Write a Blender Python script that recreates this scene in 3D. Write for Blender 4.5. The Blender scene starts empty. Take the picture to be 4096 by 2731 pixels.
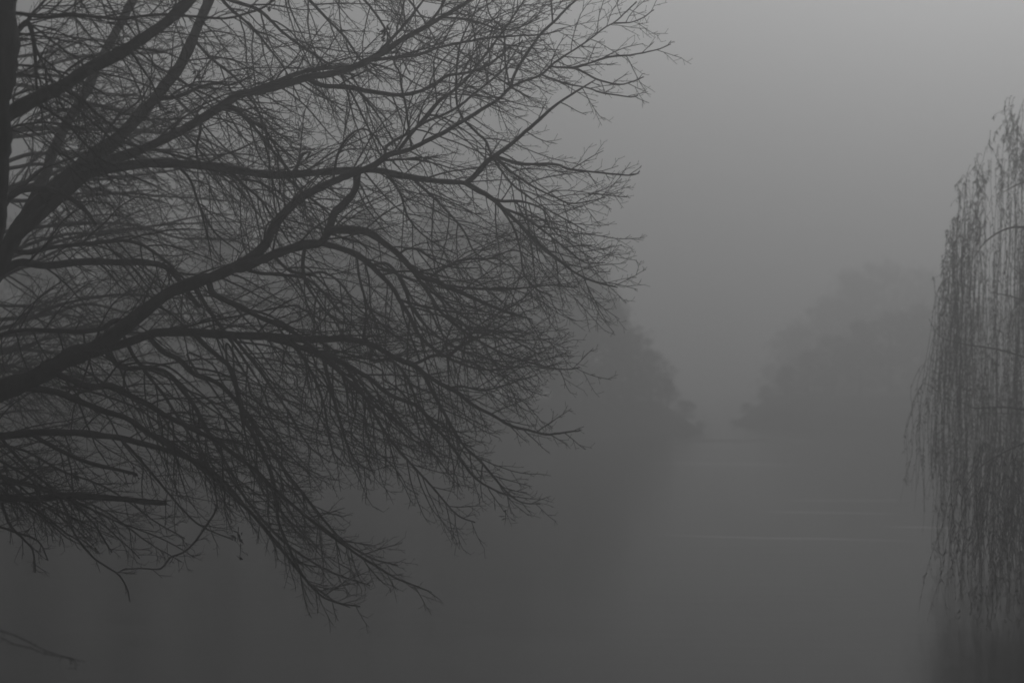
import bpy, math, random
import numpy as np

rnd = random.Random(11)
nrs = np.random.RandomState(5)
scene = bpy.context.scene
col = scene.collection

# ------------------------------------------------------------------ camera
EYE = 3.0                      # metres above the water
LENS, SENSOR = 70.0, 36.0
F = LENS / SENSOR * 4096.0     # focal length in photo pixels
CX, HY = 2048.0, 1477.0        # principal column, horizon row in photo pixels
cam_d = bpy.data.cameras.new('camera')
cam = bpy.data.objects.new('camera', cam_d)
col.objects.link(cam)
cam.location = (0, 0, EYE)
cam.rotation_euler = (math.radians(90), 0, 0)
cam_d.lens = LENS
cam_d.sensor_width = SENSOR
cam_d.shift_y = (HY - 1365.5) / 4096.0
cam_d.clip_start = 0.1
cam_d.clip_end = 2000
cam_d.dof.use_dof = True
cam_d.dof.focus_distance = 20.0
cam_d.dof.aperture_fstop = 1.25
scene.camera = cam

# ------------------------------------------------------------------ light
SUN_ELEV, SUN_AZ = math.radians(27), math.radians(18)   # ahead, a little to the right
w = bpy.data.worlds.new('World')
scene.world = w
w.use_nodes = True
nt = w.node_tree
bg = nt.nodes['Background']
sky = nt.nodes.new('ShaderNodeTexSky')
sky.sky_type = 'NISHITA'
sky.sun_disc = False
sky.sun_elevation = SUN_ELEV
sky.sun_rotation = SUN_AZ
sky.dust_density = 5.0
bw = nt.nodes.new('ShaderNodeRGBToBW')                 # the photograph is black and white
nt.links.new(sky.outputs[0], bw.inputs[0])
nt.links.new(bw.outputs[0], bg.inputs[0])
bg.inputs[1].default_value = 0.05
sd = bpy.data.lights.new('sun', 'SUN')
sun = bpy.data.objects.new('sun', sd)
col.objects.link(sun)
sd.energy = 1.0
sd.angle = math.radians(14)
sd.color = (1, 1, 1)
sun.rotation_euler = (-(math.pi / 2 - SUN_ELEV), 0, -SUN_AZ)
sun.location = (20, 60, 40)
scene.view_settings.view_transform = 'Standard'
scene.view_settings.look = 'None'
scene.view_settings.gamma = 1.0
scene.view_settings.exposure = -0.55
scene.cycles.use_denoising = True
scene.cycles.filter_width = 1.7
scene.cycles.sample_clamp_indirect = .5
scene.cycles.max_bounces = 5
scene.cycles.volume_bounces = 1
scene.cycles.diffuse_bounces = 2
scene.cycles.glossy_bounces = 2
scene.cycles.use_adaptive_sampling = False

# ------------------------------------------------------------------ helpers
def P(px, py, d):
    """photo direction (px, py) taken out to d metres"""
    return np.array([(px - CX) / F * d, d, EYE + (HY - py) / F * d])

def tag(o, label=None, cat=None, group=None, kind=None):
    if label: o['label'] = label
    if cat: o['category'] = cat
    if group: o['group'] = group
    if kind: o['kind'] = kind
    return o

def empty(name, loc):
    o = bpy.data.objects.new(name, None)
    o.location = loc
    col.objects.link(o)
    return o

def link(name, me, mat, parent=None):
    o = bpy.data.objects.new(name, me)
    col.objects.link(o)
    if mat and not me.materials:
        me.materials.append(mat)
    if parent is not None:
        o.parent = parent
        # meshes are made in world space; keep them there (parents are never rotated)
        p, off = parent, np.zeros(3)
        while p is not None:
            off = off + np.array(p.location)
            p = p.parent
        o.location = tuple(-off)
    return o

_TPL = {}
def _template(n, sides):
    if (n, sides) not in _TPL:
        i, k = np.meshgrid(np.arange(n - 1), np.arange(sides), indexing='ij')
        k2 = (k + 1) % sides
        _TPL[(n, sides)] = np.stack([i * sides + k, i * sides + k2, (i + 1) * sides + k2, (i + 1) * sides + k], -1).reshape(-1, 4)
    return _TPL[(n, sides)]

class MB:
    """collects tubes and loose faces, builds ONE mesh"""
    def __init__(s):
        s.v, s.q, s.f, s.n = [], [], [], 0
    def tube(s, pts, rad, sides=5, cap=True):
        pts = np.asarray(pts, float); rad = np.asarray(rad, float)
        n = len(pts)
        t = np.empty_like(pts); t[1:-1] = pts[2:] - pts[:-2]; t[0] = pts[1] - pts[0]; t[-1] = pts[-1] - pts[-2]
        t /= np.sqrt((t * t).sum(1))[:, None] + 1e-12
        m = np.abs(t.mean(axis=0)); r = int(np.argmin(m))
        a = np.zeros_like(t)                      # cross(t, axis r)
        j, k = (r + 1) % 3, (r + 2) % 3
        a[:, j] = t[:, k]; a[:, k] = -t[:, j]
        a /= np.sqrt((a * a).sum(1))[:, None] + 1e-12
        b = np.stack([t[:, 1] * a[:, 2] - t[:, 2] * a[:, 1], t[:, 2] * a[:, 0] - t[:, 0] * a[:, 2], t[:, 0] * a[:, 1] - t[:, 1] * a[:, 0]], 1)
        th = np.arange(sides) * (2 * math.pi / sides)
        ring = (np.cos(th)[None, :, None] * a[:, None, :] + np.sin(th)[None, :, None] * b[:, None, :]) * rad[:, None, None]
        s.v.append((pts[:, None, :] + ring).reshape(-1, 3))
        s.q.append(_template(n, sides) + s.n)
        if cap:
            s.f.append(tuple(s.n + k for k in range(sides))[::-1])
            s.f.append(tuple(s.n + (n - 1) * sides + k for k in range(sides)))
        s.n += n * sides
    def spurs(s, q0, d, l):
        """many short three-sided spurs at once"""
        q0, d, l = np.array(q0), np.array(d), np.array(l)[:, None]
        a = np.cross(d, [0, 1.0, 0]); a /= np.linalg.norm(a, axis=1)[:, None] + 1e-9
        b = np.cross(d, a); rows = []
        for f, r, up in ((0, .0022, 0), (.6, .0019, 0), (1, .0026, .006)):
            c = q0 + d * l * f + np.array([0, 0, up])
            for th in (0, 2.094, 4.189):
                rows.append(c + (a * math.cos(th) + b * math.sin(th)) * r)
        m = len(q0)
        s.v.append(np.stack(rows, 1).reshape(-1, 3))
        s.q.append((_template(3, 3)[None] + (np.arange(m) * 9 + s.n)[:, None, None]).reshape(-1, 4))
        s.n += 9 * m
    def face(s, pts):
        s.v.append(np.asarray(pts, float))
        s.f.append(tuple(range(s.n, s.n + len(pts))))
        s.n += len(pts)
    def absorb(s, o):
        s.v += o.v; s.q += [x + s.n for x in o.q]; s.f += [tuple(k + s.n for k in f) for f in o.f]; s.n += o.n
    def mesh(s, name, smooth=True):
        me = bpy.data.meshes.new(name)
        v = np.concatenate(s.v) if s.v else np.zeros((0, 3))
        me.vertices.add(len(v)); me.vertices.foreach_set('co', v.astype(np.float32).ravel())
        q = np.concatenate(s.q) if s.q else np.zeros((0, 4), int)
        li = np.concatenate([q.ravel(), np.array([i for f in s.f for i in f], int)]).astype(np.int32)
        sz = np.concatenate([np.full(len(q), 4), np.array([len(f) for f in s.f], int)])
        ls = np.concatenate([[0], np.cumsum(sz)[:-1]]).astype(np.int32)
        me.loops.add(len(li)); me.loops.foreach_set('vertex_index', li)
        me.polygons.add(len(sz)); me.polygons.foreach_set('loop_start', ls)
        me.update(calc_edges=True)
        if smooth:
            me.polygons.foreach_set('use_smooth', np.ones(len(sz), bool))
        return me

def material(name):
    m = bpy.data.materials.new(name); m.use_nodes = True
    return m, m.node_tree, m.node_tree.nodes['Principled BSDF']

def mat_noise(name, c0, c1, scale, rough=0.85, bump=0.0, stretch=(1, 1, 1), spec=0.3):
    m, t, b = material(name)
    tc = t.nodes.new('ShaderNodeTexCoord'); mp = t.nodes.new('ShaderNodeMapping')
    mp.inputs['Scale'].default_value = stretch
    nz = t.nodes.new('ShaderNodeTexNoise'); nz.inputs['Scale'].default_value = scale
    nz.inputs['Detail'].default_value = 5
    rp = t.nodes.new('ShaderNodeValToRGB')
    rp.color_ramp.elements[0].color = (c0, c0, c0, 1); rp.color_ramp.elements[1].color = (c1, c1, c1, 1)
    rp.color_ramp.elements[0].position = .3; rp.color_ramp.elements[1].position = .7
    t.links.new(tc.outputs['Object'], mp.inputs[0]); t.links.new(mp.outputs[0], nz.inputs[0])
    t.links.new(nz.outputs[0], rp.inputs[0]); t.links.new(rp.outputs[0], b.inputs['Base Color'])
    b.inputs['Roughness'].default_value = rough
    b.inputs['Specular IOR Level'].default_value = spec
    if bump:
        bp = t.nodes.new('ShaderNodeBump'); bp.inputs['Strength'].default_value = bump
        bp.inputs['Distance'].default_value = 0.02
        t.links.new(nz.outputs[0], bp.inputs['Height']); t.links.new(bp.outputs[0], b.inputs['Normal'])
    return m

BARK = mat_noise('bark', .025, .06, 14, .9, .8, (1, 1, .25), .2)
TWIG = mat_noise('twig_bark', .022, .045, 30, .9, 0, (1, 1, 1), .2)
LEAFDRY = mat_noise('withered_leaf', .03, .07, 20, .8)
WILLOW = mat_noise('willow_strand', .03, .07, 9, .8)
FARLEAF = mat_noise('far_foliage', .03, .08, 1.2, .9)
EARTH = mat_noise('earth', .03, .09, 1.4, .95, .6)

# water: dark, still, with faint wind streaks
def water_material():
    m, t, b = material('lake_water')
    b.inputs['Base Color'].default_value = (.012, .012, .012, 1)
    b.inputs['Roughness'].default_value = .13
    b.inputs['IOR'].default_value = 1.25
    tc = t.nodes.new('ShaderNodeTexCoord')
    def noise(scale, sx, sy, detail=3):
        mp = t.nodes.new('ShaderNodeMapping'); mp.inputs['Scale'].default_value = (sx, sy, 1)
        nz = t.nodes.new('ShaderNodeTexNoise'); nz.inputs['Scale'].default_value = scale; nz.inputs['Detail'].default_value = detail
        t.links.new(tc.outputs['Object'], mp.inputs[0]); t.links.new(mp.outputs[0], nz.inputs[0])
        return nz.outputs[0]
    def math_(op, a, c=None, d=None):
        n = t.nodes.new('ShaderNodeMath'); n.operation = op
        for i, q in enumerate((a, c, d)):
            if q is None: continue
            if isinstance(q, (int, float)): n.inputs[i].default_value = q
            else: t.links.new(q, n.inputs[i])
        return n.outputs[0]
    h = math_('MULTIPLY', noise(1.0, .5, 2.2), .0028)
    h = math_('ADD', h, math_('MULTIPLY', noise(1.0, .12, .35), .014))
    sp = t.nodes.new('ShaderNodeSeparateXYZ'); t.links.new(tc.outputs['Object'], sp.inputs[0])
    wob = noise(1.0, .25, .02)
    brk = noise(1.0, 1.1, .3, 5)
    slick = None
    # calm slicks lying across the lake: (distance, slope across, half width, x from, x to, strength)
    for yc, sl, hw, x0, x1, amp in ((36.2, -.30, .16, 2.4, 7.4, .5), (42.0, -.2, .2, 5.0, 8.4, .4), (38.0, -.25, .18, 7.0, 9, .6), (45.5, .1, .3, 6.0, 9.5, .3),
                                     (84.5, -.1, 1.1, 5.0, 13.8, -1.0), (64, -.2, .8, 3, 10, .25)):
        u = math_('ADD', sp.outputs[1], math_('MULTIPLY_ADD', sp.outputs[0], -sl, -yc + sl * x0))
        u = math_('ADD', u, math_('MULTIPLY_ADD', wob, 5 * hw, -2.5 * hw))
        u = math_('DIVIDE', u, hw)
        g = math_('POWER', 2.71828, math_('MULTIPLY', math_('MULTIPLY', u, u), -1.0))
        mx = t.nodes.new('ShaderNodeMapRange'); mx.inputs[1].default_value = x0; mx.inputs[2].default_value = x0 + .35 * (x1 - x0)
        mx.interpolation_type = 'SMOOTHSTEP'
        t.links.new(sp.outputs[0], mx.inputs[0])
        my = t.nodes.new('ShaderNodeMapRange'); my.inputs[1].default_value = x1; my.inputs[2].default_value = x1 - .3 * (x1 - x0)
        my.interpolation_type = 'SMOOTHSTEP'
        t.links.new(sp.outputs[0], my.inputs[0])
        g = math_('MULTIPLY', g, math_('MULTIPLY', mx.outputs[0], my.outputs[0]))
        g = math_('MULTIPLY', g, math_('MULTIPLY', brk, amp * 1.6))
        if amp < 0: ruffle = g; continue
        slick = g if slick is None else math_('ADD', slick, g)
    slick = math_('MINIMUM', slick, 1.0)
    t.links.new(math_('ADD', math_('MULTIPLY_ADD', slick, -.10, .165), math_('MULTIPLY', ruffle, -.55)), b.inputs['Roughness'])
    t.links.new(math_('MULTIPLY_ADD', slick, .5, 1.095), b.inputs['IOR'])
    bp = t.nodes.new('ShaderNodeBump'); bp.inputs['Distance'].default_value = 1.0
    t.links.new(math_('MULTIPLY_ADD', slick, -.8, 1.0), bp.inputs['Strength'])
    t.links.new(h, bp.inputs['Height']); t.links.new(bp.outputs[0], b.inputs['Normal'])
    return m
WATER = water_material()

# ------------------------------------------------------------------ ground and water
SHL = [(-40, -9), (2, -9), (9, -5.2), (16, -5.3), (20, -6.2), (40, -11.8), (60, -18), (75, -18), (81, -8), (86, 2), (90, 6.2), (94, 9.0), (99, 9.3), (104, 5), (112, -14), (125, -60), (450, -200)]
SHR = [(-40, 9), (2, 9), (12, 6.6), (20, 5.7), (24, 6.5), (28, 7.5), (36, 11), (60, 20), (85, 27), (96, 24), (101, 17), (104, 13), (108, 12), (112, 12.6), (120, 15), (130, 18), (140, 20), (165, 24.5), (185, 70), (450, 200)]
def lerp_tab(tab, y): return float(np.interp(y, [a for a, _ in tab], [b for _, b in tab]))
def ground_h(x, y):
    d = max(lerp_tab(SHL, y) - x, x - lerp_tab(SHR, y), (7.0 - y) * .6)
    n = .18 * math.sin(x * .7 + y * .31) * math.sin(y * .53 - x * .2) + .1 * math.sin(x * 2.1 + 1) * math.sin(y * 1.7)
    if d < 0: return max(-1.6, d * .6)
    return min(1.5, .75 * d) * (1 + .35 * n) + .12 * n + min(3.0, max(0, d - 6) * .05)
xs = np.unique(np.concatenate([np.arange(-440, -40, 25), np.arange(-40, 44, 1.0), np.arange(44, 441, 24)]))
ys = np.unique(np.concatenate([np.arange(-60, 0, 12), np.arange(0, 60, 1.0), np.arange(60, 180, 2), np.arange(180, 260, 8), np.arange(260, 441, 20)]))
gm = bpy.data.meshes.new('ground')
gv = [(x, y, ground_h(x, y)) for y in ys for x in xs]
nx = len(xs)
gm.from_pydata(gv, [], [(j * nx + i, j * nx + i + 1, (j + 1) * nx + i + 1, (j + 1) * nx + i) for j in range(len(ys) - 1) for i in range(nx - 1)])
gm.polygons.foreach_set('use_smooth', [True] * len(gm.polygons))
tag(link('ground', gm, EARTH), kind='structure')
wm = bpy.data.meshes.new('water')
wm.from_pydata([(-210, 5, 0), (210, 5, 0), (210, 436, 0), (-210, 436, 0)], [], [(0, 1, 2, 3)])
tag(link('lake_water', wm, WATER), kind='structure')

# ------------------------------------------------------------------ bare tree tools
def smooth_path(ctrl, step):
    """Catmull-Rom through 3D control points, resampled"""
    c = np.asarray(ctrl, float)
    if len(c) == 2: c = np.array([c[0], (c[0] + c[1]) / 2, c[1]])
    e = np.vstack([2 * c[0] - c[1], c, 2 * c[-1] - c[-2]])
    out = []
    for i in range(1, len(e) - 2):
        p0, p1, p2, p3 = e[i - 1], e[i], e[i + 1], e[i + 2]
        n = max(2, int(np.linalg.norm(p2 - p1) / step) + 1)
        for k in range(n):
            t = k / n
            out.append(.5 * ((2 * p1) + (-p0 + p2) * t + (2 * p0 - 5 * p1 + 4 * p2 - p3) * t * t + (-p0 + 3 * p1 - 3 * p2 + p3) * t ** 3))
    out.append(c[-1])
    return np.array(out)

def unit(v): return v / (np.linalg.norm(v) + 1e-12)

def grow(p, d, length, r0, r1, nstep, sag, lift, wob):
    """a free branch: sags first, then lifts its tip outward"""
    pts = [p.copy()]; h = length / nstep
    out = unit(np.array([1.0, d[1] * .5, 0.05]))
    d = unit(d)
    for i in range(nstep):
        t = (i + .5) / nstep
        d = d + np.array([0, 0, -sag * (1 - t)]) * h + (out * (.55 + .45 * t) + np.array([0, 0, .35 * t])) * lift * t * h + nrs.normal(0, wob, 3) * math.sqrt(h)
        d = unit(d)
        p = p + d * h
        pts.append(p.copy())
    s = np.linspace(0, 1, nstep + 1)
    return np.array(pts), r1 + (r0 - r1) * (1 - s) ** .8

class Tree:
    def __init__(s, name, label, base):
        s.root = empty(name, tuple(base)); tag(s.root, label, 'tree')
        s.limbs = {}; s.side = []
    def limb(s, key, ctrl, w0, w1, ex=1.0, d0=None, dd=0.0, par=None, part=None, gen=1.0, lmax=1.0, g0=.12, name='limb', wob=.006, dmid=0.0, droop=1.0):
        ctrl = np.asarray(ctrl, float)
        if par is not None:
            q = s.limbs[par]
            k = int(np.argmin(np.hypot(q['px'][:, 0] - ctrl[0][0], q['px'][:, 1] - ctrl[0][1])))
            d0 = q['pts'][k][1]
        seg = np.r_[0, np.cumsum(np.hypot(*np.diff(ctrl, axis=0).T))]; seg /= seg[-1]
        dep = d0 + dd * seg + dmid * np.sin(seg * math.pi)
        c3 = np.array([P(x, y, d) for (x, y), d in zip(ctrl, dep)])
        if par is not None: c3[0] = q['pts'][k]
        pts = smooth_path(c3, .05)
        n = len(pts)
        if n > 6:
            wv = nrs.normal(0, 1, (n, 3)); ker = np.ones(5) / 5
            wv = np.stack([np.convolve(wv[:, i], ker, 'same') for i in range(3)], 1)
            wv[0] = 0
            pts = pts + wv * wob
        L = np.r_[0, np.cumsum(np.linalg.norm(np.diff(pts, axis=0), axis=1))]
        sN = L / L[-1]
        rad = (w1 + (w0 - w1) * (1 - sN) ** ex) / 2 / F * pts[:, 1]
        rad = rad * (1 + .07 * np.convolve(nrs.normal(0, 1, n), np.ones(4) / 2, 'same')[:n])
        px = np.stack([CX + pts[:, 0] / pts[:, 1] * F, HY - (pts[:, 2] - EYE) / pts[:, 1] * F], 1)
        m = MB(); m.tube(pts, rad, 9 if w0 > 40 else (7 if w0 > 18 else 5))
        if part is None:
            o = link(name, m.mesh(name), BARK, s.root); root_key = key
        else:
            o = link('branch', m.mesh('branch'), BARK, s.limbs[part]['obj']); root_key = part
        s.limbs[key] = dict(pts=pts, px=px, rad=rad, L=L, obj=o, root=root_key, gen=gen, lmax=lmax, g0=g0, droop=droop, tip=w1)
        return o
    def foliate(s, space1=.108, space2=.094, space3=.066, keep=270):
        """side branches, twigs and spurs on every limb"""
        singles = []; bulk = {}
        for key, q in s.limbs.items():
            if q['gen'] <= 0: continue
            mb = bulk.setdefault(q['root'], MB()); sq, sv, sl = [], [], []
            pts, L, rad = q['pts'], q['L'], q['rad']
            T = L[-1]; pos = q['g0'] * T + rnd.uniform(0, space1); sgn = 1
            while pos < T:
                k = min(len(pts) - 2, int(np.searchsorted(L, pos)))
                tan = unit(pts[k + 1] - pts[k]); sN = pos / T
                pxx, pyy = q['px'][k]
                # how a shoot leaves its limb
                side = np.cross(tan, np.array([0, 1.0, 0])); side = unit(side) * sgn
                sgn = -sgn if rnd.random() < .75 else sgn
                dirn = unit(tan * rnd.uniform(.4, 1.0) + side * rnd.uniform(.3, 1.1) + np.array([.15, rnd.gauss(0, .55), -.10]))
                if dirn[0] < -.2: dirn[0] *= -.4
                ln = rnd.uniform(.45, 1.6) * q['lmax'] * (1 - .70 * sN ** 1.5)
                ln = min(ln, .25 + 1.1 * (T - pos) + .3)
                low = min(1, max(0, (pyy - 1450) / 500)); ln *= 1 - .3 * low
                off = pyy < -250 or pxx < -500
                if off and rnd.random() < .6:
                    pos += space1; continue
                r0 = min(rad[k] * .55, .004 + .006 * ln)
                up = 1.0 if pyy < 700 else .0
                bp, br = grow(pts[k], dirn, ln, r0, .0028, max(5, int(ln / .085)), rnd.uniform(.4, 1.5) * q['droop'] * (1 - .6 * low), rnd.uniform(.8, 2.1), .25)
                m1 = MB(); m1.tube(bp, br, 4 if r0 < .007 else 5, False)
                singles.append((ln * r0, m1, q['root']))
                # twigs
                bl = ln / (len(bp) - 1); p2 = ln * .12 + rnd.uniform(0, space2); s2 = rnd.choice((1, -1))
                while p2 < ln:
                    j = min(len(bp) - 2, int(p2 / bl)); t2 = unit(bp[j + 1] - bp[j]); f2 = p2 / ln
                    sd2 = unit(np.cross(t2, np.array([nrs.normal(0, .5), 1.0, nrs.normal(0, .5)]))) * s2; s2 = -s2
                    d2 = unit(t2 * .9 + sd2 * rnd.uniform(.35, .75) + np.array([.1, rnd.gauss(0, .3), 0]))
                    l2 = rnd.uniform(.10, .50) * (1 - .6 * f2) * min(1, .45 + ln * .6)
                    tp, tr = grow(bp[j] + (bp[j + 1] - bp[j]) * (p2 / bl - j), d2, l2, min(.0036, br[j]), .0021, 4 if l2 > .18 else 3, rnd.uniform(.3, 1.4), rnd.uniform(1, 2.2), .36)
                    mb.tube(tp, tr, 3, False)
                    if not off:
                        p3 = l2 * .25; s3 = 1
                        while p3 < l2:
                            e = min(len(tp) - 2, int(p3 / l2 * (len(tp) - 1))); t3 = unit(tp[e + 1] - tp[e])
                            q0 = tp[e] + (tp[e + 1] - tp[e]) * (p3 / l2 * (len(tp) - 1) - e)
                            s3 = -s3
                            d3 = unit(t3 * .7 + unit(np.cross(t3, np.array([0, 1.0, 0]))) * s3 * .7 + np.array([.1, rnd.gauss(0, .3), .3]))
                            l3 = rnd.uniform(.02, .085)
                            sq.append(q0); sv.append(d3); sl.append(l3)
                            p3 += rnd.uniform(.6, 1.5) * space3
                    p2 += rnd.uniform(.5, 1.5) * space2
                pos += rnd.uniform(.5, 1.5) * space1 / q['gen']
            if sq: mb.spurs(sq, sv, sl)
        singles.sort(key=lambda a: -a[0])
        for i, (_, m1, root) in enumerate(singles):
            if i < keep: link('side_branch', m1.mesh('side_branch'), TWIG, s.limbs[root]['obj'])
            else: bulk[root].absorb(m1)
        for root, b in bulk.items():
            if b.n: tag(link('twigs', b.mesh('twigs'), TWIG, s.limbs[root]['obj']), kind='stuff')

# ------------------------------------------------------------------ the big spreading tree (left)
B = Tree('bare_tree', 'big bare tree reaching long drooping boughs over the misty lake from the left', P(-700, 2540, 20))
B.limb('trunk', [(-720, 2640), (-690, 2450), (-620, 2150), (-560, 1850), (-520, 1500), (-480, 900), (-440, 200), (-400, -700), (-380, -1300)], 270, 95, .9, d0=20, dd=.6, gen=.25, g0=.6, name='trunk', wob=.012)
# D: the great lower bough that sweeps right and up to the top of the frame
B.limb('D', [(-560, 1850), (-380, 1760), (-180, 1650), (0, 1567), (89, 1531), (179, 1490), (268, 1436), (369, 1394), (453, 1341), (536, 1275), (608, 1222), (685, 1168), (774, 1132), (864, 1103), (953, 1064), (1025, 1013), (1066, 966), (1090, 912), (1144, 846), (1203, 792), (1281, 751), (1400, 697), (1450, 682), (1508, 655), (1556, 620), (1628, 602), (1717, 560), (1788, 524), (1854, 483), (1926, 441), (1991, 399), (2039, 351), (2092, 325), (2164, 298), (2217, 256), (2283, 208), (2360, 155), (2414, 113), (2462, 86), (2503, 48), (2545, 9)], 124, 5.5, 1.75, par='trunk', dd=.3, dmid=-.9, g0=.22)
# B: the fan of steep boughs
B.limb('B', [(-520, 1700), (-380, 1560), (-220, 1370), (-60, 1150), (30, 1000), (90, 890), (197, 768), (328, 661), (477, 548), (566, 453), (643, 363), (703, 286), (751, 197), (786, 119), (822, 36), (840, 0), (880, -110), (930, -300), (1000, -560)], 92, 16, .9, par='trunk', dd=.7, dmid=-.3, g0=.48, gen=.8)
B.limb('B2', [(60, 950), (137, 882), (268, 763), (387, 673), (506, 620), (596, 584), (715, 530), (804, 477), (882, 429), (953, 381), (1001, 370), (1132, 340), (1251, 304), (1300, 300), (1389, 278), (1479, 238), (1550, 203), (1598, 167), (1657, 131), (1705, 107), (1765, 71), (1836, 30), (1884, 0), (1990, -70)], 50, 10, .8, par='B', dd=-.8, g0=.3)
B.limb('B3', [(120, 860), (214, 755), (300, 712), (387, 685), (477, 667), (566, 655), (655, 652), (774, 661), (894, 673), (1013, 694), (1120, 703), (1251, 694), (1300, 688), (1479, 679), (1538, 688), (1628, 706), (1717, 721), (1806, 730), (1860, 735), (1914, 763), (1955, 786), (2010, 830), (2080, 900), (2160, 980), (2260, 1060), (2350, 1115), (2470, 1150)], 44, 5, .75, par='B', dd=-.4, g0=.28)
B.limb('C', [(-40, 1130), (40, 980), (120, 830), (179, 703), (203, 631), (262, 506), (345, 369), (387, 268), (453, 149), (512, 36), (530, 0), (575, -120), (640, -330)], 52, 26, 1.0, par='B', dd=4.2, g0=.35, gen=.5)
B.limb('R', [(-480, 1000), (-300, 930), (-120, 870), (0, 834), (36, 790), (89, 759), (179, 757), (250, 775), (330, 830), (385, 900)], 48, 12, .7, par='trunk', dd=-.5, g0=.6, gen=.5)
# side boughs of B2
B.limb('B2u', [(985, 372), (1060, 345), (1132, 318), (1200, 292), (1269, 276), (1350, 272), (1440, 264), (1520, 205), (1600, 120), (1680, 20), (1730, -50)], 22, 8, .8, par='B2', part='B2', dd=.3)
B.limb('B2l', [(1221, 328), (1300, 343), (1389, 348), (1479, 366), (1568, 378), (1628, 378), (1687, 363), (1747, 334), (1794, 304), (1896, 286), (1985, 238), (2060, 170)], 24, 6, .9, par='B2', part='B2', dd=.8)
B.limb('B2m', [(1450, 255), (1503, 238), (1657, 223), (1747, 194), (1836, 173), (1943, 155), (2074, 143), (2164, 137), (2250, 120)], 16, 5, .9, par='B2', part='B2', dd=-.8)
B.limb('B2d', [(870, 436), (905, 436), (953, 447), (1013, 506), (1072, 578), (1132, 655), (1190, 745), (1230, 840)], 18, 6, .9, par='B2', part='B2', dd=-.5)
B.limb('B2e', [(900, 425), (1000, 480), (1072, 536), (1120, 626), (1170, 700), (1260, 790)], 15, 5, .9, par='B2', part='B2', dd=.6)
B.limb('B2f', [(804, 480), (800, 530), (785, 585), (795, 640), (860, 720)], 12, 5, .9, par='B2', part='B2', dd=.3)
B.limb('B2g', [(985, 395), (1020, 420), (1055, 500), (1090, 600), (1160, 690)], 12, 5, .9, par='B2', part='B2', dd=-.5)
B.limb('B2h', [(1705, 107), (1745, 60), (1775, 10), (1800, -60)], 12, 6, .9, par='B2', part='B2', dd=.5)
B.limb('B2i', [(1765, 75), (1850, 75), (1930, 95), (2010, 120), (2080, 108), (2160, 75)], 10, 5, .9, par='B2', part='B2', dd=-.4)
# side boughs of B
B.limb('Ba', [(864, -10), (953, 12), (1043, 48), (1132, 131), (1221, 197), (1311, 256), (1400, 330), (1500, 430), (1570, 500)], 17, 5, .9, par='B', part='B', dd=.7)
B.limb('Bb', [(872, -30), (923, 36), (1013, 119), (1102, 226), (1150, 300), (1200, 400)], 15, 5, .9, par='B', part='B', dd=-.6)
B.limb('Bc', [(774, 150), (834, 226), (923, 298), (983, 357), (1050, 440), (1130, 520)], 14, 5, .9, par='B', part='B', dd=.4)
B.limb('Bd', [(616, 405), (715, 387), (792, 351), (864, 334), (929, 340), (1010, 300)], 18, 6, .9, par='B', part='B', dd=-.7)
B.limb('Be', [(690, 300), (774, 357), (846, 387), (894, 429), (950, 520), (1010, 600)], 12, 5, .9, par='B', part='B', dd=.5)
B.limb('Bf', [(930, -300), (1050, -200), (1180, -60), (1290, 60), (1380, 150), (1450, 250), (1530, 330)], 20, 5, .9, par='B', part='B', dd=.8)
B.limb('Bg', [(960, -400), (1130, -300), (1300, -170), (1420, -40), (1510, 70), (1580, 190), (1640, 300)], 20, 5, .9, par='B', part='B', dd=-.4)
B.limb('Bh', [(980, -500), (1200, -420), (1420, -260), (1560, -90), (1680, 60), (1760, 190)], 20, 5, .9, par='B', part='B', dd=.3)
B.limb('Bi', [(470, 555), (560, 590), (660, 610), (760, 640), (850, 680), (960, 770), (1060, 890)], 16, 5, .9, par='B', part='B', dd=.8)
B.limb('Bj', [(390, 615), (420, 540), (470, 470), (560, 400), (620, 300)], 14, 5, .9, par='B', part='B', dd=.9)
B.limb('Bk', [(30, 1000), (110, 1010), (209, 989), (328, 977), (447, 966), (506, 963), (596, 995), (685, 1067), (780, 1160), (850, 1260)], 22, 6, .8, par='B', part='B', dd=-.6)
B.limb('Bl', [(-20, 1090), (77, 1052), (179, 1061), (298, 1049), (387, 1046), (477, 1049), (566, 1049), (655, 1067), (697, 1097), (733, 1140), (800, 1230)], 36, 16, .8, par='B', part='B', dd=.2)
# side boughs of B3
B.limb('B3a', [(1860, 733), (1908, 697), (1949, 649), (1979, 625), (2045, 578), (2134, 500), (2223, 423), (2301, 369), (2380, 320)], 24, 5, .8, par='B3', part='B3', dd=-.5, lmax=.38, gen=.55)
B.limb('B3b', [(1979, 628), (2045, 646), (2104, 655), (2223, 658), (2283, 679), (2402, 691), (2527, 700), (2557, 684)], 13, 5, .8, par='B3a', part='B3', dd=.3, lmax=.38, gen=.55)
B.limb('B3c', [(1960, 790), (2003, 804), (2080, 808), (2160, 830), (2200, 870)], 13, 5, .8, par='B3', part='B3', dd=-.4)
B.limb('B3d', [(1985, 640), (2060, 700), (2140, 750), (2220, 790), (2300, 815), (2420, 790)], 11, 4.5, .8, par='B3a', part='B3', dd=-.5)
B.limb('B3e', [(2010, 830), (2100, 870), (2180, 930), (2270, 1000), (2340, 1050), (2420, 1050)], 12, 4.5, .8, par='B3', part='B3', dd=.5)
B.limb('B3f', [(1990, 810), (2050, 900), (2080, 1000), (2095, 1090), (2140, 1150), (2210, 1180)], 11, 4.5, .8, par='B3', part='B3', dd=.9)
B.limb('B3g', [(1130, 705), (1200, 760), (1290, 830), (1380, 920), (1480, 1000)], 14, 5, .9, par='B3', part='B3', dd=.6)
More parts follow.
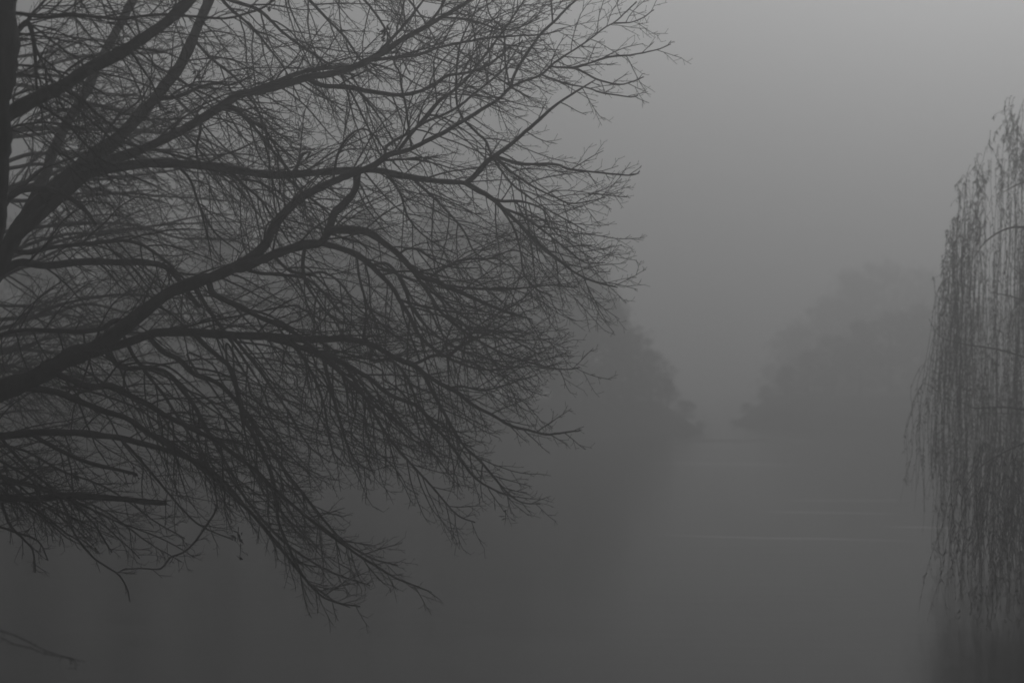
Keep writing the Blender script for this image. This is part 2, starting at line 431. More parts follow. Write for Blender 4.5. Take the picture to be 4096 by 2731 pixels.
B.limb('B3h', [(1640, 708), (1700, 760), (1770, 830), (1850, 920), (1900, 1010), (1990, 1060)], 14, 5, .9, par='B3', part='B3', dd=.4)
B.limb('B3i', [(1540, 690), (1600, 770), (1640, 880), (1720, 960), (1830, 1020)], 12, 5, .9, par='B3', part='B3', dd=-.7)
B.limb('B3j', [(1180, 700), (1195, 650), (1215, 615), (1240, 610), (1220, 640)], 16, 8, .9, par='B3', part='B3', gen=.4)
B.limb('B3k', [(900, 673), (960, 730), (1040, 800), (1110, 900), (1180, 1000)], 14, 5, .9, par='B3', part='B3', dd=-.8)
B.limb('B3l', [(700, 655), (760, 720), (800, 830), (860, 930), (960, 1010)], 14, 5, .9, par='B3', part='B3', dd=.8)
B.limb('B3m', [(1425, 690), (1420, 760), (1371, 822), (1336, 852), (1315, 917), (1300, 945)], 32, 30, .8, par='B3', part='B3', gen=.3)
# side boughs of D (upper)
B.limb('Da', [(2039, 345), (2068, 280), (2116, 203), (2158, 143), (2211, 92), (2265, 36), (2307, 0), (2360, -60)], 14, 7, .8, par='D', part='D', dd=.2, lmax=.38, gen=.55)
B.limb('Db', [(2205, 265), (2235, 268), (2301, 277), (2366, 307), (2420, 328), (2480, 340), (2539, 325), (2575, 307)], 10, 5, .8, par='D', part='D', dd=-.2, lmax=.38, gen=.55)
B.limb('Dc', [(2289, 277), (2348, 256), (2432, 232), (2521, 223), (2581, 211), (2640, 194), (2682, 176)], 9, 4.5, .8, par='Db', part='D', dd=.2, lmax=.38, gen=.55)
B.limb('Dd', [(2164, 300), (2253, 331), (2342, 351), (2414, 375), (2521, 390), (2551, 381)], 9, 4.5, .8, par='D', part='D', dd=.4, lmax=.38, gen=.55)
B.limb('De', [(2452, 92), (2551, 83), (2616, 39)], 7, 4.5, .8, par='D', part='D', lmax=.38, gen=.55)
B.limb('Df', [(2211, 92), (2208, 48), (2205, 0), (2200, -60)], 8, 6, .8, par='Da', part='D', lmax=.38, gen=.55)
B.limb('Dg', [(1532, 635), (1550, 584), (1628, 536), (1705, 488), (1777, 459), (1848, 417), (1896, 375), (1985, 304), (2039, 244), (2090, 160)], 15, 5, .8, par='D', part='D', dd=.7)
B.limb('Dh', [(1586, 611), (1657, 524), (1747, 417), (1806, 369), (1866, 316), (1926, 238), (1985, 161), (2027, 107), (2086, 18), (2130, -50)], 15, 6, .8, par='D', part='D', dd=-.6)
B.limb('Di', [(1848, 483), (1830, 429), (1824, 357), (1827, 268), (1839, 179), (1878, 89), (1920, 0)], 11, 5, .8, par='D', part='D', dd=.5)
B.limb('Dj', [(1640, 590), (1622, 429), (1610, 369), (1598, 292), (1574, 250), (1592, 203), (1650, 120)], 11, 5, .8, par='D', part='D', dd=-.4)
B.limb('Dk', [(1854, 490), (1908, 530), (1943, 566), (1961, 614), (2030, 720), (2130, 800), (2230, 860), (2340, 925)], 11, 5, .8, par='D', part='D', dd=.5)
B.limb('Dl', [(2039, 345), (2020, 250), (2010, 120), (1960, 60), (1940, -20)], 9, 5, .8, par='D', part='D', dd=.4, lmax=.38, gen=.55)
B.limb('Dm', [(1330, 725), (1350, 620), (1400, 540), (1470, 520), (1540, 600)], 13, 5, .8, par='D', part='D', dd=.5)
B.limb('Dn', [(1450, 682), (1540, 640), (1660, 640), (1760, 660), (1860, 690)], 11, 5, .8, par='D', part='D', dd=.8)
# D2: second bough from D
B.limb('D2', [(935, 1070), (977, 1065), (1072, 1028), (1162, 995), (1221, 980), (1281, 972), (1315, 930), (1345, 921), (1438, 921), (1498, 942), (1557, 989), (1605, 1031), (1653, 1079), (1694, 1111), (1748, 1126), (1796, 1150), (1855, 1174), (1945, 1216), (2034, 1251), (2129, 1278)], 42, 5, .7, par='D', dd=-.6, lmax=.85)
B.limb('D2a', [(1641, 1073), (1706, 1162), (1766, 1251), (1826, 1305), (1915, 1365), (2004, 1412), (2094, 1442), (2183, 1469), (2272, 1478), (2320, 1469)], 15, 5, .8, par='D2', part='D2', dd=-.3, lmax=.85)
B.limb('D2b', [(1784, 1147), (1850, 1150), (1915, 1156), (2034, 1156), (2153, 1147), (2225, 1141), (2310, 1150)], 11, 4.5, .8, par='D2', part='D2', dd=.4, lmax=.85)
B.limb('D2c', [(1277, 974), (1337, 986), (1409, 1010), (1468, 1049), (1510, 1091), (1569, 1150), (1605, 1210), (1641, 1269), (1671, 1329), (1718, 1383), (1772, 1418), (1860, 1460), (1960, 1480), (2080, 1470)], 26, 5, .9, par='D2', part='D2', dd=.6)
B.limb('D2d', [(1486, 1065), (1540, 1052), (1581, 1085), (1611, 1138), (1647, 1228), (1706, 1305), (1796, 1377), (1885, 1418), (2000, 1445), (2150, 1440)], 14, 5, .8, par='D2c', part='D2', dd=.3)
B.limb('D2e', [(1595, 1022), (1630, 995), (1680, 1000), (1750, 1050), (1830, 1075), (1920, 1070)], 11, 4.5, .8, par='D2', part='D2', dd=-.6)
B.limb('D2f', [(1715, 1118), (1780, 1070), (1850, 1040), (1960, 1035), (2050, 1000), (2130, 1030)], 10, 4.5, .8, par='D2', part='D2', dd=.7)
B.limb('D2g', [(1221, 980), (1210, 1060), (1225, 1130), (1260, 1190), (1330, 1270), (1400, 1300)], 16, 5, .8, par='D2', part='D2', dd=-.5)
B.limb('D2h', [(1100, 1020), (1160, 1085), (1230, 1095), (1290, 1090), (1360, 1130), (1430, 1230), (1520, 1300)], 14, 5, .8, par='D2', part='D2', dd=.5)
B.limb('D2i', [(1425, 1015), (1440, 1120), (1480, 1240), (1560, 1330), (1640, 1380)], 11, 5, .8, par='D2c', part='D2', dd=-.6)
B.limb('D2j', [(1700, 1112), (1790, 1215), (1880, 1285), (1970, 1330), (2080, 1360), (2210, 1355)], 10, 4.5, .8, par='D2', part='D2', dd=.2)
# E: the level bough under D
B.limb('E', [(300, 1440), (380, 1410), (447, 1388), (536, 1359), (608, 1333), (685, 1328), (804, 1332), (923, 1341), (1042, 1344), (1162, 1353), (1240, 1359), (1319, 1356), (1379, 1353), (1456, 1368), (1510, 1388), (1569, 1424), (1617, 1448), (1653, 1460), (1706, 1502), (1766, 1537), (1826, 1567), (1885, 1615), (1962, 1656), (2034, 1698), (2111, 1719), (2183, 1737), (2272, 1728), (2320, 1722)], 40, 5, .75, par='D', dd=-1.0, lmax=.85)
B.limb('E1', [(1653, 1460), (1694, 1442), (1730, 1424), (1796, 1421), (1855, 1377), (1945, 1335), (2004, 1305), (2046, 1275)], 15, 5, .8, par='E', part='E', dd=.4)
B.limb('E3', [(1694, 1490), (1724, 1555), (1766, 1633), (1814, 1716), (1855, 1782), (1903, 1829), (1970, 1900), (2030, 1970), (2090, 2010), (2160, 2015)], 16, 5, .8, par='E', part='E', dd=.4, lmax=.85)
B.limb('E4', [(1042, 1346), (1120, 1362), (1200, 1388), (1289, 1418), (1379, 1454), (1438, 1490), (1486, 1519), (1534, 1561), (1581, 1591), (1659, 1621), (1706, 1662), (1766, 1734), (1814, 1793), (1843, 1834), (1900, 1910), (1980, 1960), (2060, 1990)], 26, 5, .8, par='E', part='E', dd=-.5, lmax=.85)
B.limb('E5', [(774, 1331), (864, 1418), (929, 1484), (953, 1585), (977, 1674), (1013, 1734), (1060, 1834), (1090, 1920), (1105, 2000), (1112, 2083), (1156, 2190), (1191, 2268), (1227, 2321), (1281, 2363), (1328, 2399), (1370, 2416), (1440, 2425)], 22, 5, .8, par='E', part='E', dd=-.4)
B.limb('E6', [(584, 1345), (643, 1400), (715, 1436), (768, 1490), (846, 1519), (894, 1549), (953, 1615), (1030, 1720), (1110, 1840), (1200, 1960), (1290, 2070), (1370, 2160), (1480, 2230), (1590, 2260)], 22, 5, .8, par='E', part='E', dd=.6)
B.limb('E7', [(1379, 1454), (1440, 1560), (1500, 1660), (1560, 1760), (1640, 1850), (1740, 1960), (1830, 2060), (1900, 2090)], 16, 5, .8, par='E4', part='E', dd=.5)
B.limb('E8', [(1289, 1418), (1320, 1540), (1350, 1660), (1390, 1780), (1430, 1850), (1500, 1890)], 16, 5, .8, par='E4', part='E', dd=-.6)
B.limb('E9', [(923, 1341), (1000, 1430), (1080, 1540), (1160, 1660), (1230, 1780), (1320, 1850)], 16, 5, .8, par='E', part='E', dd=.8)
B.limb('E10', [(1162, 1353), (1230, 1460), (1280, 1570), (1310, 1700), (1330, 1800), (1380, 1860)], 15, 5, .8, par='E', part='E', dd=-.7)
B.limb('E11', [(1490, 1390), (1485, 1440), (1560, 1440), (1620, 1500), (1670, 1600), (1730, 1700), (1800, 1770)], 16, 5, .8, par='E', part='E', dd=.5)
B.limb('E12', [(1800, 1550), (1850, 1545), (1920, 1560), (1990, 1550), (2080, 1520), (2150, 1500)], 10, 4.5, .8, par='E', part='E', dd=-.3)
B.limb('E13', [(1460, 1368), (1460, 1300), (1480, 1250)], 13, 7, .8, par='E', part='E', gen=.5)
B.limb('E14', [(1760, 1420), (1780, 1370), (1810, 1300), (1850, 1230)], 9, 5, .8, par='E1', part='E', gen=.5)
# lower boughs from D's root
B.limb('G1', [(200, 1475), (290, 1520), (357, 1549), (447, 1543), (524, 1585), (596, 1621), (685, 1674), (774, 1716), (864, 1764), (923, 1809), (1013, 1874), (1102, 1960), (1191, 2035), (1281, 2107), (1400, 2196), (1500, 2260), (1600, 2320), (1730, 2368)], 28, 5, .8, par='D', dd=-1.2)
B.limb('G2', [(60, 1545), (119, 1553), (238, 1571), (328, 1609), (417, 1644), (506, 1674), (596, 1734), (685, 1787), (780, 1850), (900, 1950), (1000, 2050), (1100, 2165), (1200, 2290), (1290, 2385), (1400, 2430)], 30, 5, .8, par='D', dd=-.4)
B.limb('G3', [(400, 1385), (490, 1470), (600, 1470), (680, 1500), (760, 1600), (830, 1720), (900, 1840), (960, 1960), (1060, 2090), (1180, 2200), (1330, 2290), (1480, 2340)], 20, 5, .8, par='D', dd=.7)
B.limb('G4', [(480, 1320), (540, 1430), (640, 1560), (720, 1680), (800, 1800), (850, 1900), (870, 2030)], 16, 5, .8, par='D', dd=1.2)
B.limb('G5', [(822, 1118), (850, 1170), (894, 1198), (965, 1228), (1042, 1269), (1132, 1305), (1191, 1341), (1280, 1420), (1400, 1530), (1520, 1640), (1630, 1720)], 26, 5, .8, par='D', dd=-.8)
B.limb('G6', [(780, 1130), (830, 1230), (900, 1330), (980, 1440), (1050, 1560), (1090, 1680)], 18, 5, .8, par='D', dd=.9)
B.limb('G7', [(960, 1062), (1030, 1090), (1120, 1100), (1210, 1110), (1290, 1170), (1390, 1280), (1500, 1400)], 16, 5, .8, par='D', dd=.8)
B.limb('G8', [(524, 1275), (453, 1285), (399, 1317), (298, 1326), (179, 1320), (60, 1326), (-40, 1350), (-160, 1400)], 20, 12, .8, par='D', dd=.6, droop=.7)
B.limb('F', [(-560, 1860), (-350, 1800), (-150, 1765), (0, 1746), (119, 1734), (238, 1728), (357, 1734), (477, 1752), (596, 1782), (715, 1817), (830, 1870), (930, 1960), (1010, 2060)], 44, 6, .7, par='trunk', dd=.4, g0=.25)
B.limb('F2', [(120, 1735), (238, 1800), (357, 1850), (440, 1872), (524, 1892)], 18, 16, .8, par='F', part='F', dd=-.3, gen=.6)
B.limb('F3', [(0, 1746), (80, 1840), (180, 1930), (290, 2010), (350, 2070), (387, 2113), (447, 2208)], 14, 6, .8, par='F', part='F', dd=.6, lmax=.5)
B.limb('F4', [(-150, 1765), (-20, 1880), (100, 2000), (200, 2080), (260, 2130), (310, 2160)], 16, 5, .8, par='F', part='F', dd=-.6, lmax=.6)
B.limb('F5', [(477, 1752), (560, 1840), (640, 1930), (720, 2030), (800, 2100), (930, 2160)], 13, 5, .8, par='F', part='F', dd=.8, lmax=.6)
# the broken stub, and the ragged ends below it
B.limb('G', [(-600, 2060), (-400, 2030), (-200, 2005), (0, 1994), (119, 1994), (238, 1984), (357, 1986), (506, 1998), (596, 2006), (664, 2010)], 36, 19, .6, par='trunk', dd=-.6, gen=.45, g0=.3, lmax=.6)
B.limb('Gs', [(640, 2006), (664, 2003), (690, 2001)], 9, 2, .6, par='G', part='G', gen=0)
B.limb('Gt', [(645, 2012), (668, 2016), (682, 2024)], 8, 2, .6, par='G', part='G', gen=0)
B.limb('Ga', [(230, 1984), (274, 2065), (310, 2154), (369, 2226), (430, 2270), (477, 2303), (506, 2351), (518, 2405)], 11, 5, .7, par='G', part='G', dd=-.2, gen=.6, lmax=.35)
B.limb('Gb', [(0, 1994), (30, 2090), (90, 2150), (130, 2200), (140, 2290)], 12, 5, .7, par='G', part='G', dd=.4, gen=.8, lmax=.4)
B.limb('Gc', [(-150, 2000), (-60, 2080), (40, 2120), (150, 2160), (190, 2240)], 12, 5, .7, par='G', part='G', dd=-.4, gen=.8, lmax=.4)
B.limb('Gd', [(870, 2010), (860, 2050), (804, 2131), (745, 2202), (679, 2232), (643, 2274), (570, 2272), (506, 2276), (470, 2290)], 10, 5, .7, par='G4', part='G4', dd=-.2, gen=.5, lmax=.3)
def resample(c, n=14):
    c = np.asarray(c, float); L = np.r_[0, np.cumsum(np.hypot(*np.diff(c, axis=0).T))]
    t = np.linspace(0, L[-1], n); return np.stack([np.interp(t, L, c[:, 0]), np.interp(t, L, c[:, 1])], 1)
swr = random.Random(29)
for i, (ka, kb, root) in enumerate((('G1', 'G2', 'G1'), ('G1', 'E6', 'G1'), ('G3', 'E6', 'G3'), ('E6', 'E5', 'E'), ('E5', 'E9', 'E'), ('E9', 'E10', 'E'), ('E10', 'E8', 'E'), ('E8', 'E7', 'E'), ('E7', 'E4', 'E'), ('E4', 'E3', 'E'), ('G2', 'G3', 'G2'), ('G5', 'E4', 'G5'), ('D2c', 'D2a', 'D2'), ('D2a', 'D2j', 'D2'), ('E1', 'D2d', 'E'), ('E', 'D2a', 'E'))):
    for f in (.5,):
        a, b2 = resample(B.limbs[ka]['px']), resample(B.limbs[kb]['px'])
        f2 = f + swr.uniform(-.12, .12); c = a * (1 - f2) + b2 * f2
        w = np.array([swr.uniform(-16, 16) for _ in range(28)]).reshape(14, 2); w[0] = 0
        c = c + w; c[0] = B.limbs[ka]['px'][int(len(B.limbs[ka]['px']) * swr.uniform(.02, .2))]
        B.limb('s%d_%d' % (i, int(f * 100)), c[:int(14 * swr.uniform(.75, 1.01))], 10, 4, .9, par=ka, part=root, dd=swr.uniform(-1.5, 1.8), g0=.3, lmax=.6, gen=.7)
lowr = random.Random(17)
for i in range(9):
    y0 = lowr.uniform(1740, 1990); xe = lowr.uniform(250, 900); ye = min(2240, 2060 + lowr.uniform(0, 170) + .06 * xe)
    x0, x1 = -480, xe
    pts = [(x0 + (x1 - x0) * t, y0 + (ye - y0) * t ** 1.7 - lowr.uniform(20, 70) * math.sin(t * math.pi) + lowr.uniform(-12, 12)) for t in (0, .15, .3, .45, .6, .75, .9, 1)]
    B.limb('low%d' % i, pts, 17, 4, .9, par='trunk', dd=lowr.uniform(-1.5, 1.8), g0=.25, lmax=.75)
B.foliate()

# withered leaves still hanging on it
def leaf_cluster(px, py, d, n, parent, size=.035):
    m = MB(); c = P(px, py, d)
    for i in range(n):
        p = c + nrs.normal(0, size, 3) * np.array([1, 1, 1.2])
        u = unit(nrs.normal(0, 1, 3)); v = unit(np.cross(u, nrs.normal(0, 1, 3))); L = rnd.uniform(.03, .055); W = L * .38
        k = np.cross(u, v) * W * .5
        m.face([p - u * L, p - v * W + k, p + u * L, p]); m.face([p - u * L, p, p + u * L, p + v * W + k])
    m.tube([c + np.array([0, 0, .09]), c, c - np.array([.01, 0, .06])], [.004, .004, .003], 4)
    link('withered_leaves', m.mesh('withered_leaves', False), LEAFDRY, parent)
for px, py, d, n in ((953, 2142, 19.6, 6), (962, 2208, 19.6, 4), (1535, 134, 19.6, 12), (798, 312, 19.6, 12), (533, 1898, 19.6, 9), (1100, 14, 19.6, 6), (700, 452, 19.6, 8), (300, 1905, 19.6, 7), (2022, 2075, 19.6, 4)):
    leaf_cluster(px, py, d, n, B.root)

# ------------------------------------------------------------------ the leaning trunk at the left edge
A = Tree('leaning_tree', 'dark leaning trunk at the far left edge with one bare bough rising right', P(-330, 2720, 15.5))
A.limb('trunk', [(-370, 2860), (-330, 2720), (-250, 2000), (-175, 1300), (-112, 800), (-62, 300), (-28, 0), (20, -500), (60, -1200)], 330, 150, .8, d0=15.5, dd=.2, gen=.25, g0=.55, name='trunk', wob=.01)
A.limb('A1', [(-95, 560), (-20, 495), (40, 455), (119, 411), (238, 351), (381, 262), (494, 203), (596, 137), (685, 71), (757, 0), (850, -110), (960, -280)], 66, 34, 1.0, par='trunk', dd=1.9, g0=.1)
A.limb('A2', [(-40, 60), (60, 54), (179, 71), (268, 60), (387, 68), (477, 77), (596, 63), (685, 63), (774, 66), (882, 74), (953, 63), (1043, 36), (1120, -20)], 18, 7, .8, par='trunk', dd=1.2)
A.limb('A3', [(-50, 200), (30, 160), (60, 131), (107, 89), (131, 149), (143, 268), (146, 357), (180, 440)], 26, 7, .8, par='trunk', dd=.8)
A.limb('A4', [(-70, 270), (42, 262), (119, 265), (238, 286), (340, 330), (450, 400)], 13, 5, .8, par='trunk', dd=1.5)
A.limb('A5', [(-75, 300), (36, 300), (149, 310), (238, 334), (350, 420), (420, 520)], 13, 5, .8, par='trunk', dd=.5)
A.limb('A6', [(-120, 500), (20, 530), (60, 505), (150, 492), (280, 500), (400, 540)], 14, 5, .8, par='trunk', dd=1.8)
A.limb('A7', [(381, 262), (365, 225), (330, 240), (260, 290), (220, 350)], 13, 6, .8, par='A1', part='A1', dd=.3)
A.limb('A8', [(520, 190), (560, 260), (610, 340), (640, 440)], 13, 5, .8, par='A1', part='A1', dd=.6)
A.limb('A9', [(-30, 0), (80, -120), (220, -200), (360, -100), (440, 20), (500, 140)], 20, 5, .8, par='trunk', dd=1.4)
A.limb('A10', [(-20, -100), (140, -250), (360, -280), (560, -180), (680, -30), (740, 90)], 20, 5, .8, par='trunk', dd=2.4)
A.limb('A11', [(-60, 300), (20, 200), (130, 60), (220, -40), (300, -120)], 16, 8, .8, par='trunk', dd=2.0)
A.foliate(space1=.13, keep=120)

# ------------------------------------------------------------------ a second bare tree deeper in the mist, seen through the first
K = Tree('bare_tree', 'finer bare tree seen behind the big left tree, its twigs filling the gaps', P(-420, 2250, 25.5))
K.limb('trunk', [(-450, 2330), (-420, 2240), (-380, 1900), (-330, 1400), (-290, 800), (-270, 200), (-250, -500)], 190, 40, .9, d0=25.5, dd=0, gen=.2, g0=.6, name='trunk')
kk = random.Random(3)
for i in range(40):
    y0 = kk.uniform(300, 1950); x0 = -300 - (y0 - 300) * .07
    ang = math.radians(kk.uniform(2, 42)) * (1 if y0 > 500 else .6); ln = kk.uniform(800, 1650) * (1 if y0 < 1500 else .75)
    sag = kk.uniform(.1, .5)
    pts = [(x0 + ln * t * math.cos(ang), y0 - ln * t * math.sin(ang) + sag * ln * t ** 2.2 * .75) for t in (0, .15, .3, .45, .6, .75, .9, 1)]
    pts = [(x + kk.uniform(-14, 14), min(y, 2080 - .1 * abs(x - 500)) + kk.uniform(-22, 22)) for x, y in pts]
    K.limb('k%d' % i, pts, 20, 4, .9, par='trunk', dd=kk.uniform(-1.6, 2.2), g0=.3, lmax=1.4, gen=.7 if y0 < 1200 else 1.0)
K.foliate(space1=.15, space2=.115, space3=.1, keep=200)

# ------------------------------------------------------------------ bramble at the lower left corner
br = empty('bramble', tuple(P(-260, 2790, 12.5))); tag(br, 'thorny bramble stem arching into the lower left corner over dark water', 'bramble')
brng = random.Random(8)
for ctrl in ([(-260, 2800), (-200, 2600), (-90, 2520), (0, 2548), (60, 2577), (119, 2589), (179, 2613), (268, 2631), (298, 2643), (304, 2679)],
             [(-250, 2800), (-160, 2560), (-60, 2510), (30, 2530), (100, 2560), (180, 2600), (250, 2622), (340, 2645)],
             [(-290, 2800), (-330, 2500), (-250, 2350), (-130, 2380)]):
    pts = smooth_path([P(x, y, 12.5 + .1 * i) for i, (x, y) in enumerate(ctrl)], .03)
    m = MB(); m.tube(pts, np.linspace(.004, .0018, len(pts)), 5)
    st = link('stem', m.mesh('stem'), TWIG, br)
    t = MB()
    for k in range(8, len(pts) - 1, 2):
        a = unit(nrs.normal(0, 1, 3)); l = brng.uniform(.015, .06)
        t.tube([pts[k], pts[k] + a * l * .6, pts[k] + a * l], [.003, .0025, .0015], 3, False)
    tag(link('shoots', t.mesh('shoots'), TWIG, st), kind='stuff')

# ------------------------------------------------------------------ weeping willow (right)
WD = 29.5
W = empty('weeping_willow', tuple(P(4600, 2330, 26))); tag(W, 'weeping willow trailing long leafy strands down to the water at the right edge', 'tree')
def wtube(name, ctrl, w0, w1, parent, d0, d1, mat=BARK):
    c = [P(x, y, d0 + (d1 - d0) * i / (len(ctrl) - 1)) for i, (x, y) in enumerate(ctrl)]
    pts = smooth_path(c, .1); s = np.linspace(0, 1, len(pts))
    rad = (w1 + (w0 - w1) * (1 - s)) / 2 / F * WD
    m = MB(); m.tube(pts, rad, 8)
    return link(name, m.mesh(name), mat, parent), pts
wtr, _ = wtube('trunk', [(4620, 2440), (4590, 2320), (4560, 2150), (4530, 1900), (4520, 1500), (4540, 1000), (4570, 600)], 210, 120, W, 26, 26.5)
wl = []
for ctrl, w0, w1, d1 in (([(4545, 900), (4450, 660), (4330, 530), (4220, 480), (4130, 490)], 70, 7, 27), ([(4540, 1000), (4400, 820), (4230, 740), (4100, 730), (4010, 770)], 70, 8, 26),
                         ([(4530, 1200), (4350, 1020), (4180, 930), (4050, 910), (3950, 960), (3890, 1040)], 60, 8, 27.5), ([(4520, 1500), (4350, 1350), (4200, 1250), (4060, 1190), (3960, 1170)], 50, 8, 26.2),
                         ([(4525, 1700), (4350, 1560), (4150, 1450), (4000, 1400), (3850, 1375), (3760, 1345), (3715, 1275)], 40, 5, 27), ([(4525, 1800), (4300, 1690), (4100, 1640), (4000, 1628), (3900, 1632), (3850, 1610), (3800, 1598), (3745, 1565)], 34, 6, 26.4),
                         ([(4525, 1850), (4300, 1700), (4120, 1660), (3930, 1652)], 24, 8, 27.2), ([(4525, 1950), (4300, 1880), (4100, 1960), (3960, 2090), (3880, 2170), (3830, 2240)], 26, 5, 26.5), ([(4525, 1800), (4400, 1740), (4250, 1730), (4080, 1780), (3930, 1860), (3850, 1960)], 34, 6, 21.0),
                         ([(4540, 800), (4650, 500), (4800, 420), (4980, 480), (5100, 700)], 70, 8, 29), ([(4540, 1000), (4700, 760), (4900, 760), (5060, 900)], 60, 8, 30), ([(4545, 1000), (4560, 700), (4500, 400), (4420, 330), (4300, 350)], 60, 8, 31)):
    o, p = wtube('limb', ctrl, w0 * .3, w1 * .35, W, 26.3, d1 + 2.5); wl.append((o, p))
wr = random.Random(21)
TOPX = [3640, 3700, 3750, 3800, 3860, 3930, 3990, 4050, 4120, 4300, 4500]
TOPY = [1500, 1330, 1010, 880, 700, 640, 480, 410, 430, 380, 380]
def strand(x, y0, y1, d, arch, leafy, leaf0=0.0):
    n = max(6, int((y1 - y0) / 60)); c = []
    sway = wr.gauss(8, 26) if wr.random() < .75 else wr.gauss(0, 70); ph = wr.uniform(0, 6); dep = wr.uniform(-.2, .2)
    c.append(P(x + arch, y0 + abs(arch) * .35, d)); c.append(P(x + arch * .45, y0, d)); 
    for i in range(n):
        t = (i + 1) / n
        c.append(P(x - sway * t + wr.uniform(6, 13) * math.sin(ph + t * 6), y0 + 25 + (y1 - y0) * t, d + dep * t))
    pts = smooth_path(c, .12); s = np.linspace(0, 1, len(pts))
    m = MB(); m.tube(pts, .004 - .002 * s, 3, False)
    L = np.linalg.norm(np.diff(pts, axis=0), axis=1).sum()
    j0 = int(len(pts) * leaf0); hubs = [wr.uniform(j0, len(pts) - 1) for _ in range(max(2, int(L * 1.3)))]
    for k in range(int(L * leafy * 1.3)):
        j = min(len(pts) - 2, max(j0, int(wr.gauss(wr.choice(hubs), 1.6)))) if wr.random() < .65 else wr.randrange(j0, len(pts) - 1)
        p = pts[j] + (pts[j + 1] - pts[j]) * wr.random()
        a = wr.uniform(0, 6.28); u = unit(np.array([math.cos(a) * .5, math.sin(a) * .5, -wr.uniform(.5, 1.2)])); v = unit(np.cross(u, [math.sin(a), math.cos(a), .3]))
        l = wr.uniform(.04, .09); b = wr.uniform(.0035, .007)
        m.face([p, p + u * l * .45 + v * b, p + u * l, p + u * l * .45 - v * b])
    return m
def nearest_limb(p):
    return min(wl, key=lambda q: np.min(np.linalg.norm(q[1] - p, axis=1)))[0]
PUT = []
def put(m, x, y, d):
    PUT.append((m, x, y, d))
specs = []
for i in range(66):                      # dark outer curtain
    x = wr.gauss(3835, 50); specs.append((max(3690 + wr.uniform(0, 90), x), 0, wr.uniform(1250, 2350), 16))
for i in range(95):                      # body of the curtain
    specs.append((3725 + 420 * wr.random() ** .85, 1, wr.uniform(1350, 2420), 13))
for i in range(16):                      # wispy outer threads
    specs.append((wr.uniform(3640, 3740), 2, wr.uniform(1650, 2150), 7))
for i in range(80):                      # lower skirts
    specs.append((3715 + 480 * wr.random() ** .8, 3, wr.uniform(1950, 2455), 11))
for i in range(170):                      # dense heart of the tree
    specs.append((3880 + 560 * wr.random(), 4, wr.uniform(1700, 2440), 16))
for i in range(20):
    specs.append((wr.uniform(4500, 5050), 4, wr.uniform(1500, 2300), 20))
for x, kind, y1, leafy in specs:
    top = float(np.interp(x, TOPX, TOPY))
    y0 = top + {0: wr.uniform(0, 430), 1: wr.uniform(20, 700), 2: wr.uniform(0, 260), 3: max(0, 1380 - top) + wr.uniform(0, 500), 4: wr.uniform(0, 900)}[kind]
    if kind == 4 and x < 4060: y0 = max(y0, 1180 + wr.uniform(0, 500))
    y1 = max(y1, y0 + 260) if kind != 0 else max(y1, y0 + 350)
    y1 = min(y1, 2420)
    d = WD + wr.uniform(-1.8, 2.2)
    zlim = HY + (EYE - .03) / d * F - 30
    put(strand(x, y0, min(y1, zlim), d, wr.uniform(-6, 34) if kind != 2 else wr.uniform(30, 100), leafy), x, y0, d)
for i in range(170):                      # nearer skirts, low over the water
    x = 3740 + 460 * wr.random() ** .6; d = wr.uniform(22, 25); y0 = wr.uniform(1750, 2150) + .5 * max(0, 3950 - x)
    y1 = min(y0 + wr.uniform(250, 900), HY + (EYE - .06) / d * F - 40)
    put(strand(x, y0, y1, d, wr.uniform(10, 60), 13), x, y0, d)
# loose leafy tips at the crown's upper edge
for i in range(80):
    x = wr.uniform(3770, 4150); top = float(np.interp(x, TOPX, TOPY)) + wr.uniform(-70, 260)
    d = WD + wr.uniform(-1, 1)
    put(strand(x, top, top + wr.uniform(40, 190), d, wr.uniform(0, 22), 34, .2), x, top, d)

PUT.sort(key=lambda q: -(q[0].n if q[1] < 4110 else 0))
rest = MB()
for i, (m, x, y, d) in enumerate(PUT):
    if i < 290: link('hanging_strand', m.mesh('hanging_strand', False), WILLOW, nearest_limb(P(x, y, d)))
    else: rest.absorb(m)
tag(link('trailing_foliage', rest.mesh('trailing_foliage', False), WILLOW, W), kind='stuff')

